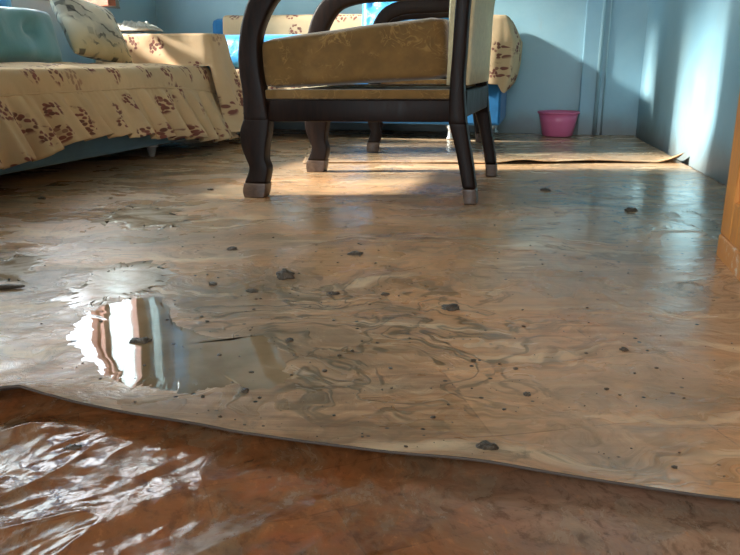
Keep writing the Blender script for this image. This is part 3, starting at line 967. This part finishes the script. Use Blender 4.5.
def make_armchair(loc, rz, label, sc=(1, 1, 1), shear=0.09):
    root = empty('armchair', loc, rz, label, 'armchair', 'dark wooden armchairs')
    root.scale = sc
    T = 0.042
    for side in (0, 1):
        y0 = 0 if side == 0 else CW - T
        y1 = y0 + T
        sh = shear
        # front leg, cabriole outline
        fl = [(-0.026, 0.215), (-0.038, 0.180), (-0.036, 0.140), (-0.024, 0.105), (-0.017, 0.080), (-0.032, 0.040)]
        fr = [(0.046, 0.215), (0.042, 0.180), (0.034, 0.140), (0.031, 0.105), (0.038, 0.080), (0.030, 0.040)]
        leg = strip_solid('leg', fl, fr, y0, y1, M_DARK, root, 5, 0.004, sh)
        strip_solid('foot_cap', [(-0.033, 0.040), (-0.037, 0.018), (-0.034, 0.0)], [(0.031, 0.040), (0.028, 0.018), (0.023, 0.0)], y0 - 0.001, y1 + 0.001, M_CAP, leg, 4, 0.002, sh)
        # rear leg, raked
        bl = [(0.528, 0.213), (0.547, 0.146), (0.560, 0.090), (0.570, 0.040)]
        br_ = [(0.574, 0.213), (0.586, 0.146), (0.597, 0.090), (0.605, 0.040)]
        leg = strip_solid('leg', bl, br_, y0, y1, M_DARK, root, 5, 0.006, sh)
        strip_solid('foot_cap', [(0.570, 0.040), (0.573, 0.018), (0.574, 0.0)], [(0.6055, 0.040), (0.607, 0.018), (0.608, 0.0)], y0 - 0.001, y1 + 0.001, M_CAP, leg, 4, 0.002, sh)
        # arm post with curved arm
        pl = [(-0.028, 0.205), (-0.028, 0.285), (-0.034, 0.335), (-0.034, 0.390), (-0.020, 0.465), (0.008, 0.530), (0.060, 0.575), (0.150, 0.598), (0.300, 0.602), (0.420, 0.598), (0.530, 0.592)]
        pr = [(0.046, 0.205), (0.034, 0.290), (0.026, 0.350), (0.027, 0.420), (0.048, 0.475), (0.078, 0.518), (0.115, 0.536), (0.175, 0.546), (0.300, 0.550), (0.420, 0.554), (0.535, 0.545)]
        strip_solid('arm', pl, pr, y0, y1, M_DARK, root, 5, 0.008, sh)
        # back post
        kl = [(0.528, 0.205), (0.528, 0.300), (0.533, 0.400), (0.538, 0.520), (0.560, 0.760), (0.600, 1.060)]
        kr = [(0.574, 0.205), (0.565, 0.300), (0.568, 0.400), (0.573, 0.520), (0.597, 0.760), (0.635, 1.055)]
        strip_solid('back_post', kl, kr, y0, y1, M_DARK, root, 5, 0.006, sh)
        # side rail with fabric strip above it
        strip_solid('side_rail', [(0.040, 0.208), (0.045, 0.266)], [(0.532, 0.213), (0.532, 0.270)], y0 + 0.004, y1 - 0.002, M_DARK, root, 2, 0.004, sh)
        strip_solid('webbing_strip', [(0.036, 0.2665), (0.034, 0.292)], [(0.530, 0.2705), (0.530, 0.295)], y0 + 0.008, y1 - 0.004, M_VELVET, root, 2, 0.004, sh)
    # cross rails
    box('front_rail', -0.005, 0.030, T + 0.0, CW - T, 0.212, 0.285, M_DARK, root, Matrix(((1, shear, 0, 0), (0, 1, 0, 0), (0, 0, 1, 0), (0, 0, 0, 1))), 0.005)
    box('rear_rail', 0.535, 0.568, T + 0.0, CW - T, 0.222, 0.292, M_DARK, root, Matrix(((1, shear, 0, 0), (0, 1, 0, 0), (0, 0, 1, 0), (0, 0, 0, 1))), 0.005)
    box('top_rail', 0.598, 0.632, T, CW - T, 1.000, 1.055, M_DARK, root, Matrix(((1, shear, 0, 0), (0, 1, 0, 0), (0, 0, 1, 0), (0, 0, 0, 1))), 0.008)
    box('seat_deck', 0.030, 0.535, T, CW - T, 0.270, 0.288, M_CREAM, root, Matrix(((1, shear, 0, 0), (0, 1, 0, 0), (0, 0, 1, 0), (0, 0, 0, 1))), 0.004)
    # seat cushion : plump box, tilted up at the rear
    bm = bmesh.new()
    nx, ny, nz = 22, 18, 7
    bmesh.ops.create_cube(bm, size=1.0)
    bmesh.ops.subdivide_edges(bm, edges=bm.edges[:], cuts=12, use_grid_fill=True)
    for v in bm.verts:
        x, y, z = v.co * 2
        # rounded box
        rx, ry, rz_ = 0.252, 0.255, 0.070
        rr = 0.022
        p = Vector((x * rx, y * ry, z * rz_))
        q = Vector((max(-rx + rr, min(rx - rr, p.x)), max(-ry + rr, min(ry - rr, p.y)), max(-rz_ + rr, min(rz_ - rr, p.z))))
        d = p - q
        if d.length > 1e-6: p = q + d.normalized() * min(rr, d.length if min(abs(d.x), abs(d.y), abs(d.z)) < 1e-9 and sum(abs(c) > 1e-9 for c in d) == 1 else rr)
        bul = (1 - x * x) * (1 - y * y)
        p.z += (0.010 if z > 0 else -0.003) * bul * abs(z)
        p.z += 0.003 * mnoise.noise(Vector((p.x * 9, p.y * 9, 2)))
        v.co = p
    # thicker toward the rear, tilted
    for v in bm.verts:
        v.co.z *= 1 + 0.10 * (v.co.x / 0.246)
    for v in bm.verts: v.co.x += shear * v.co.y
    M = Matrix.Translation((0.262 + shear * CW / 2, CW / 2, 0.379)) @ Matrix.Rotation(math.radians(-5.0), 4, 'Y')
    bmesh.ops.transform(bm, matrix=M, verts=bm.verts)
    cu = from_bm('seat_cushion', bm, M_VELVET, root, True)
    # padded back
    bm = bmesh.new()
    bmesh.ops.create_cube(bm, size=1.0)
    bmesh.ops.subdivide_edges(bm, edges=bm.edges[:], cuts=10, use_grid_fill=True)
    for v in bm.verts:
        x, y, z = v.co * 2
        xx_ = 0.012 + (0.026 + 0.020 * (1 - y ** 4) * (1 - z ** 4)) * (-x) if x < 0 else 0.012 - 0.010 * x
        v.co = Vector((-(xx_) if x < 0 else 0.018 * x, y * (CW / 2 - T + 0.001), z * 0.340))
    for v in bm.verts:
        v.co.x += 0.548 + 0.006
        zc = v.co.z + 0.645
        v.co.x += np.interp(zc, [0.2, 0.30, 0.52, 0.76, 1.06], [0.0, -0.002, 0.004, 0.028, 0.066])
        v.co.z = zc
        v.co.y += CW / 2
        v.co.x += shear * v.co.y
    from_bm('back_pad', bm, M_CREAM, root, True)
    return root


ch1 = make_armchair((-0.318, 2.040, 0.0085), math.radians(-10), 'large dark wooden armchair with olive gold seat cushion in the middle of the room')
ch2 = make_armchair((0.015, 3.06, ZB + 0.001), math.radians(-2), 'second dark wooden armchair mostly hidden behind the large armchair', (0.80, 0.78, 0.98), 0.0)

# ------------------------------------------------------------------ left sofa
sofa = empty('sofa', S(0, 0, 0.008), 0, 'long teal sofa along the window wall under a floral cover', 'sofa')
bpy.context.view_layer.update()
MI = Matrix.Translation(-Vector(S(0, 0, 0.008)))
FS = frameM(Vector((0, 0, 0)), D1, -R1)     # x = s , y = -o
def sfm(): return MI @ Matrix.Translation(Vector((P0.x, P0.y, 0))) @ FS
SFM = sfm()
box('base', -1.75, 0.26, 0.0, 0.60, 0.055, 0.325, M_BASEBLUE, sofa, SFM, 0.012)
box('armrest', 0.105, 0.255, 0.01, 0.58, 0.326, 0.478, M_TEAL, sofa, SFM, 0.02)
for s_ in (-1.68, -0.33, 0.22):
    for o_ in (0.035, 0.54):
        lathe('leg', [(0.010, 0.010), (0.013, 0.018), (0.020, 0.047), (0.026, 0.048), (0.026, 0.056)], M_CHROME, sofa, 16, SFM @ Matrix.Translation((s_, o_, -0.001)))
# tufted back rest
tufts = [(tx, ty, 0.022, 0.045) for tx in (-0.55, -0.30, -0.05, 0.20, 0.45) for ty in (0.02,)]
Mb = SFM @ Matrix.Translation((-1.02, 0.42, 0.458)) @ Matrix.Rotation(math.radians(90 - 12), 4, 'X')
bk = cushion('backrest', 1.34, 0.205, 0.17, M_TEAL, sofa, 64, 7.0, tufts, 0.03, 3, Mb, 0.01)

# floral cover : seat part with gathered skirt
cover = empty('sofa_cover', S(0, 0, 0.008), 0, 'cream floral cotton cover with gathered skirt over the long sofa by the window', 'sofa cover')
NS, NT = 420, 44
V, UV = [], []
S_A, S_B = -1.75, 0.13
for j in range(NT):
    t = j / (NT - 1)
    for i in range(NS):
        s = S_A + (S_B - S_A) * i / (NS - 1)
        nz = mnoise.noise(Vector((s * 4, t * 3, 0)))
        if t < 0.30:                      # seat top
            k = t / 0.30
            o = -0.46 + 0.445 * k
            z = 0.352 + 0.012 * mnoise.noise(Vector((s * 7, o * 7, 4))) + 0.012 * math.sin(PI * k)
            arc = o
        elif t < 0.46:                    # rounded front edge and plain band
            k = (t - 0.30) / 0.16
            o = -0.015 + 0.038 * math.sin(k * PI / 2)
            z = 0.352 - 0.060 * (1 - math.cos(k * PI / 2)) - 0.012 * k
            z -= k * 0.035 * max(0, (s + 0.5) / 0.6) ** 2
            o += 0.004 * nz
            arc = 0.02 + 0.075 * k
        else:                             # gathered skirt
            k = (t - 0.46) / 0.54
            hem = np.interp(s, [-1.75, -1.35, -1.15, -1.02, -0.86, -0.62, -0.45, -0.28, -0.12, 0.02, 0.13],
                            [0.10, 0.095, 0.105, 0.135, 0.140, 0.118, 0.092, 0.080, 0.055, 0.045, 0.045])
            ztop = 0.280 - 0.035 * max(0, (s + 0.5) / 0.6) ** 2
            z = ztop + (hem - ztop) * k
            flare = 0.10
            o = 0.023 + flare * k ** 0.9
            ph = s * 2 * PI / 0.125 + 2.2 * mnoise.noise(Vector((s * 3.3, 0, 7))) + 0.5 * k
            fold = math.sin(ph) + 0.45 * math.sin(2.1 * ph + 1.0)
            fold = fold if fold > -0.5 else -0.5 - 0.6 * (-fold - 0.5)
            o += 0.038 * k ** 0.6 * fold * (0.7 + 0.6 * mnoise.noise(Vector((s * 2.1, 5, 1)))) + 0.004 * mnoise.noise(Vector((s * 60, k, 3))) * (1 - k)
            z += 0.008 * fold * k * k
            arc = 0.095 + 0.22 * k
        p = S(s, o, z + 0.0)
        V.append(MI @ p); UV.append((s * 1.18, arc))
sc_ = mesh('seat_cover', V, grid_faces(NS, NT), M_FLORAL, cover, True, UV)
sc_.modifiers.new('thick', 'SOLIDIFY').thickness = 0.002
# seam cord along the band
tube('piping', [MI @ S(s, 0.027 + 0.004 * mnoise.noise(Vector((s * 4, 0.4, 0))), 0.280 - 0.035 * max(0, (s + 0.5) / 0.6) ** 2) for s in np.linspace(S_A, S_B, 80)], 0.0035, M_FLORAL, cover, 6)
# arm part
s0, s1, oA, oB = 0.085, 0.275, -0.56, 0.03
per = []
rc = 0.035
cs = [(s0 + rc, oA + rc, PI, 1.5 * PI), (s1 - rc, oA + rc, 1.5 * PI, 2 * PI), (s1 - rc, oB - rc, 0, 0.5 * PI), (s0 + rc, oB - rc, 0.5 * PI, PI)]
for ci, (cx, cy, a0, a1) in enumerate(cs):
    for k in range(9):
        a = a0 + (a1 - a0) * k / 8
        per.append((cx + rc * math.cos(a), cy + rc * math.sin(a), math.cos(a), math.sin(a)))
    nxt = cs[(ci + 1) % 4]
    ax_, ay_ = per[-1][0], per[-1][1]
    bx_, by_ = nxt[0] + rc * math.cos(nxt[2]), nxt[1] + rc * math.sin(nxt[2])
    m_ = 40 if ci in (1, 3) else 16
    for k in range(1, m_):
        per.append((ax_ + (bx_ - ax_) * k / m_, ay_ + (by_ - ay_) * k / m_, per[-1][2], per[-1][3]))
V, UV = [], []
levels = [(-0.9, 0), (-0.6, 0), (-0.25, 0), (0, 0.0), (0, 0.012), (0, 0.03)] + [(0, x) for x in np.linspace(0.05, 0.44, 26)]
dist = 0
arcl = [0]
for k in range(1, len(per)):
    arcl.append(arcl[-1] + math.hypot(per[k][0] - per[k - 1][0], per[k][1] - per[k - 1][1]))
cxm, cym = (s0 + s1) / 2, (oA + oB) / 2
for inset, drop in levels:
    for k, (a, b, na, nb) in enumerate(per):
        if inset < 0:
            f = 1 + inset
            x = cxm + (a - cxm) * f if True else a
            y = cym + (b - cym) * f
            z = 0.492 + 0.010 * mnoise.noise(Vector((x * 8, y * 8, 2)))
            uvv = (x * 1.1 + 3, y)
        else:
            w = max(0, nb) ** 1.0 + max(0, na) * 0.9           # front or far side
            w = min(w, 1)
            if na < -0.3 and nb < 0.75: w *= 0.12
            h = 0.492 - drop
            ph = arcl[k] * 2 * PI / 0.11
            fl = (0.030 * drop / 0.44 + 0.11 * (drop / 0.44) ** 1.6) * w
            fl += w * 0.014 * (drop / 0.44) * math.sin(ph + 1.5 * mnoise.noise(Vector((arcl[k] * 4, 0, 0))))
            low = 0.355 if w < 0.3 else 0.355 + (0.075 + 0.05 * max(0, na) - 0.355) * min(1, (w - 0.3) / 0.45)
            z = max(h, low + 0.004 * mnoise.noise(Vector((arcl[k] * 9, 3, 0))))
            eff = 0.492 - z
            x = a + na * fl; y = b + nb * fl
            x += 0.006 * mnoise.noise(Vector((a * 14, b * 14, z * 14))); y += 0.006 * mnoise.noise(Vector((a * 14 + 7, b * 14, z * 14)))
            uvv = (3 + arcl[k], drop + 1)
        V.append(MI @ S(x, y, z)); UV.append(uvv)
NP = len(per)
F = grid_faces(NP, len(levels), 0, True)
F.append(tuple(range(NP)))
ac = mesh('arm_cover', V, F, M_FLORAL, cover, True, UV)
bm = bmesh.new(); bm.from_mesh(ac.data); bmesh.ops.recalc_face_normals(bm, faces=bm.faces); bm.to_mesh(ac.data); bm.free()

# patterned cushion leaning on the teal back rest
ax = D1.copy()
up = (Vector((0, 0, 1)) * math.cos(math.radians(30)) - R1 * math.sin(math.radians(30))).normalized()
rot = Matrix.Rotation(math.radians(-11), 4, 'Z')
Mpil = frameM(S(-0.17, -0.365, 0.497), ax, up) @ rot
tag(cushion('throw_pillow', 0.36, 0.29, 0.12, M_PILLOW, None, 30, 3.0, None, 0.02, 0, Mpil, 0.06),
    'beige throw pillow with dark script print leaning on the teal sofa back', 'pillow')

# crumpled grey cloth on the far arm
V = []
n = 30
for j in range(n):
    for i in range(n):
        a = i / (n - 1) - 0.5; b = j / (n - 1) - 0.5
        e = max(0, 1 - 4 * max(a * a, b * b))
        p = S(0.17 + a * 0.11, -0.40 + b * 0.26, 0.507 + 0.045 * e ** 0.6 * (0.55 + 0.9 * abs(mnoise.noise(Vector((a * 9, b * 9, 1)))) + 0.3 * mnoise.noise(Vector((a * 21, b * 21, 4)))))
        V.append(p)
o = mesh('crumpled_cloth', V, grid_faces(n, n), M_GREYCLOTH, None, True)
o.modifiers.new('thick', 'SOLIDIFY').thickness = 0.002
tag(o, 'crumpled greyish white cloth lying on the sofa arm below the window', 'cloth')
# ------------------------------------------------------------------ sofa along the far wall
B0 = Vector((0.36, 3.585, 0))
FB = frameM(Vector((B0.x, B0.y, 0)), VV, U)        # x right, y towards the wall
sofa2 = empty('sofa', (B0.x, B0.y, ZB), 0, 'blue sofa along the far wall behind the armchairs', 'sofa')
MI2 = Matrix.Translation((-B0.x, -B0.y, -ZB)) @ FB
X0, X1 = -1.35, 0.255
box('base', X0, X1, 0.0, 0.50, 0.085, 0.32, M_BLUEBODY, sofa2, MI2, 0.012)
box('armrest', X1 - 0.16, X1, 0.01, 0.48, 0.321, 0.565, M_BLUEBODY, sofa2, MI2, 0.02)
box('backrest', X0, X1 - 0.165, 0.38, 0.50, 0.322, 0.60, M_BLUEBODY, sofa2, MI2, 0.03)
for x_ in (X0 + 0.08, 0.02, X1 - 0.05):
    for y_ in (0.06, 0.44):
        if x_ == 0.02 and y_ == 0.06: y_ = 0.03
        lathe('leg', [(0.018, ZB), (0.018, ZB + 0.006), (0.011, ZB + 0.014), (0.013, 0.060), (0.024, 0.074), (0.024, 0.086)], M_CHROME, sofa2, 16, MI2 @ Matrix.Translation((x_, y_, 0)))
# seat cover with skirt at the left, back cover, arm throw
cover2 = empty('sofa_cover', (B0.x, B0.y, ZB), 0, 'cream floral cover on the seat and back of the blue far sofa', 'sofa cover')
def drape(name, prof, x0, x1, parent, amp=0.01, wl=0.12, nx=120, seed=0, mat=None):
    """prof: list of (y,z) across; folds grow toward the last point"""
    P = catmull(prof, 6)
    V, UV = [], []
    d = 0
    for j, p in enumerate(P):
        if j: d += math.hypot(p[0] - P[j - 1][0], p[1] - P[j - 1][1])
        k = j / (len(P) - 1)
        for i in range(nx):
            x = x0 + (x1 - x0) * i / (nx - 1)
            f = amp * k * k * (math.sin(2 * PI * x / wl + 2 * mnoise.noise(Vector((x * 4, seed, 0)))))
            wv = 0.004 * mnoise.noise(Vector((x * 10, p[0] * 10, p[1] * 10 + seed)))
            V.append(MI2 @ Vector((x, p[0] - f - 0.002, p[1] + wv))); UV.append((x * 1.1 + seed, d))
    o = mesh(name, V, grid_faces(nx, len(P)), mat or M_FLORAL, parent, True, UV)
    o.modifiers.new('thick', 'SOLIDIFY').thickness = 0.002
    return o
drape('seat_cover', [(0.37, 0.330), (0.20, 0.334), (0.03, 0.332), (-0.012, 0.318), (-0.022, 0.28), (-0.035, 0.20), (-0.05, 0.105)], X0 - 0.01, -0.60, cover2, 0.014, 0.11, 130, 4)
drape('back_cover', [(0.366, 0.36), (0.362, 0.50), (0.366, 0.590), (0.40, 0.613), (0.46, 0.614), (0.492, 0.606)], X0 + 0.08, -0.40, cover2, 0.003, 0.3, 100, 9)
# blue bolster cushions
def rot2(x, y, z, tilt): return Matrix.Translation((B0.x, B0.y, 0)) @ FS2(x, y, z, tilt)
def FS2(x, y, z, tilt): return FB.to_3x3().to_4x4() @ Matrix.Translation((x, y, z)) @ Matrix.Rotation(math.radians(90 - tilt), 4, 'X')
tag(cushion('bolster', 0.78, 0.175, 0.15, M_BLUE, None, 34, 3.4, None, 0.02, 5, Matrix.Translation((B0.x, B0.y, 0)) @ FS2(-0.89, 0.27, 0.425, 8), 0.02),
    'long bright blue bolster on the far sofa beneath the floral back cover', 'cushion')
quilt = [(x, y, 0.012, 0.016) for x in np.arange(-0.18, 0.2, 0.09) for y in (-0.14, -0.05, 0.04, 0.13)]
tag(cushion('throw_pillow', 0.48, 0.36, 0.15, M_BLUE, None, 44, 3.0, quilt, 0.05, 8, Matrix.Translation((B0.x, B0.y, 0)) @ FS2(-0.24, 0.26, 0.515, 14), 0.03),
    'shiny bright blue quilted pillow seen through the armchair arms', 'pillow')
# throw over the right arm : falls over its front and outer side
per = []
a0_, a1_, b0_, b1_ = X1 - 0.175, X1 + 0.012, -0.012, 0.485
rc = 0.03
cs = [(a0_ + rc, b0_ + rc, PI, 1.5 * PI), (a1_ - rc, b0_ + rc, 1.5 * PI, 2 * PI), (a1_ - rc, b1_ - rc, 0, 0.5 * PI), (a0_ + rc, b1_ - rc, 0.5 * PI, PI)]
for ci, (cx, cy, t0, t1) in enumerate(cs):
    for k in range(8):
        a = t0 + (t1 - t0) * k / 7
        per.append((cx + rc * math.cos(a), cy + rc * math.sin(a), math.cos(a), math.sin(a)))
    nx_ = cs[(ci + 1) % 4]
    ax_, ay_ = per[-1][:2]
    bx_, by_ = nx_[0] + rc * math.cos(nx_[2]), nx_[1] + rc * math.sin(nx_[2])
    for k in range(1, 24):
        per.append((ax_ + (bx_ - ax_) * k / 24, ay_ + (by_ - ay_) * k / 24, per[-1][2], per[-1][3]))
V, UV = [], []
cxm, cym = (a0_ + a1_) / 2, (b0_ + b1_) / 2
lv = [(-0.95, 0), (-0.6, 0), (-0.3, 0), (-0.1, 0.0)] + [(0, q) for q in np.linspace(0.006, 0.34, 24)]
run = 0
for inset, drop in lv:
    run = 0
    for k, (a, b, na, nb) in enumerate(per):
        if k: run += math.hypot(a - per[k - 1][0], b - per[k - 1][1])
        if inset < 0:
            x = cxm + (a - cxm) * (1 + inset); y = cym + (b - cym) * (1 + inset)
            z = 0.578 + 0.004 * mnoise.noise(Vector((x * 12, y * 12, 0)))
            UV.append((x + 11, y))
        else:
            w = min(1, max(0, na) + max(0, -nb))
            fl = w * float(np.interp(drop, [0, 0.03, 0.11, 0.20, 0.27, 0.34], [0, 0.018, 0.050, 0.046, 0.034, 0.008])) * (1 if na > 0.5 else 0.45)
            fl += w * 0.010 * min(1, drop / 0.12) * math.sin(run * 2 * PI / 0.14)
            x = a + na * fl; y = b + nb * fl
            hem = 0.24 + 0.10 * max(0, na) * (0.5 + 0.5 * math.sin(b * 14 + 1.0)) + 0.06 * max(0, -nb)
            d = min(drop, hem if w > 0.4 else 0.22)
            z = 0.575 - d + 0.003 * mnoise.noise(Vector((run * 20, drop * 20, 0)))
            UV.append((run + 11, drop + 2))
        V.append(FB @ Vector((x, y, z)))
F = grid_faces(len(per), len(lv), 0, True); F.append(tuple(range(len(per))))
o = mesh('throw_cloth', V, F, M_FLORAL, None, True, UV)
bm = bmesh.new(); bm.from_mesh(o.data); bmesh.ops.recalc_face_normals(bm, faces=bm.faces); bm.to_mesh(o.data); bm.free()
tag(o, 'cream floral cloth hanging over the right arm of the far blue sofa', 'cloth')

# ------------------------------------------------------------------ pink tub
x, y = ground(559, 136.5, ZB)
tub = empty('plastic_tub', (x, y + 0.04, ZB), 0, 'small pink plastic tub on the floor by the far wall', 'tub')
lathe('body', [(0.070, 0.001), (0.074, 0.004), (0.088, 0.07), (0.096, 0.112), (0.092, 0.112), (0.084, 0.07), (0.070, 0.010), (0.0, 0.008)], M_PINK, tub, 40)
lathe('rim', [(0.095, 0.108), (0.102, 0.110), (0.104, 0.116), (0.100, 0.121), (0.093, 0.120), (0.091, 0.113)], M_PINK, tub, 40)

# ------------------------------------------------------------------ wooden door at right
HW = 0.93
dO = Vector((0.683, 1.411, 0))
MD = frameM(dO, -U, VV)              # x from free edge toward the hinge, y = thickness to the right... z down/up
if MD.to_3x3().determinant() < 0 or (MD.to_3x3() @ Vector((0, 0, 1))).z < 0:
    MD = frameM(dO, -U, -VV)
sgn = 1 if (MD.to_3x3() @ Vector((0, 1, 0))).dot(VV) > 0 else -1
door = empty('door_1', dO, 0); door['kind'] = 'structure'; door['label'] = 'orange varnished panel door standing open at the right edge'
MD0 = Matrix.Translation(-dO) @ MD
def dbox(name, x0, x1, t0, t1, z0, z1, mat, parent=door, bev=0.004):
    a, b = sorted((sgn * t0, sgn * t1))
    return box(name, x0, x1, a, b, z0, z1, mat, parent, MD0, bev)
Z0 = 0.004
dbox('stile', 0, 0.075, 0, 0.04, Z0 + 0.046, 2.04, M_ORANGE)
dbox('stile', HW - 0.10, HW, 0, 0.04, Z0 + 0.046, 2.04, M_ORANGE)
dbox('rail', 0.075, HW - 0.10, 0, 0.04, Z0 + 0.046, 0.125, M_ORANGE)
dbox('rail', 0.075, HW - 0.10, 0, 0.04, 0.95, 1.07, M_ORANGE)
dbox('rail', 0.075, HW - 0.10, 0, 0.04, 1.93, 2.04, M_ORANGE)
dbox('kick_rail', -0.001, HW, -0.002, 0.042, Z0, Z0 + 0.046, M_WORN)
for z0, z1 in ((0.125, 0.95), (1.07, 1.93)):
    dbox('panel', 0.075, HW - 0.10, 0.012, 0.028, z0, z1, M_ORANGE)
    dbox('raised_panel', 0.125, HW - 0.15, 0.004, 0.0115, z0 + 0.05, z1 - 0.05, M_ORANGE, door, 0.006)
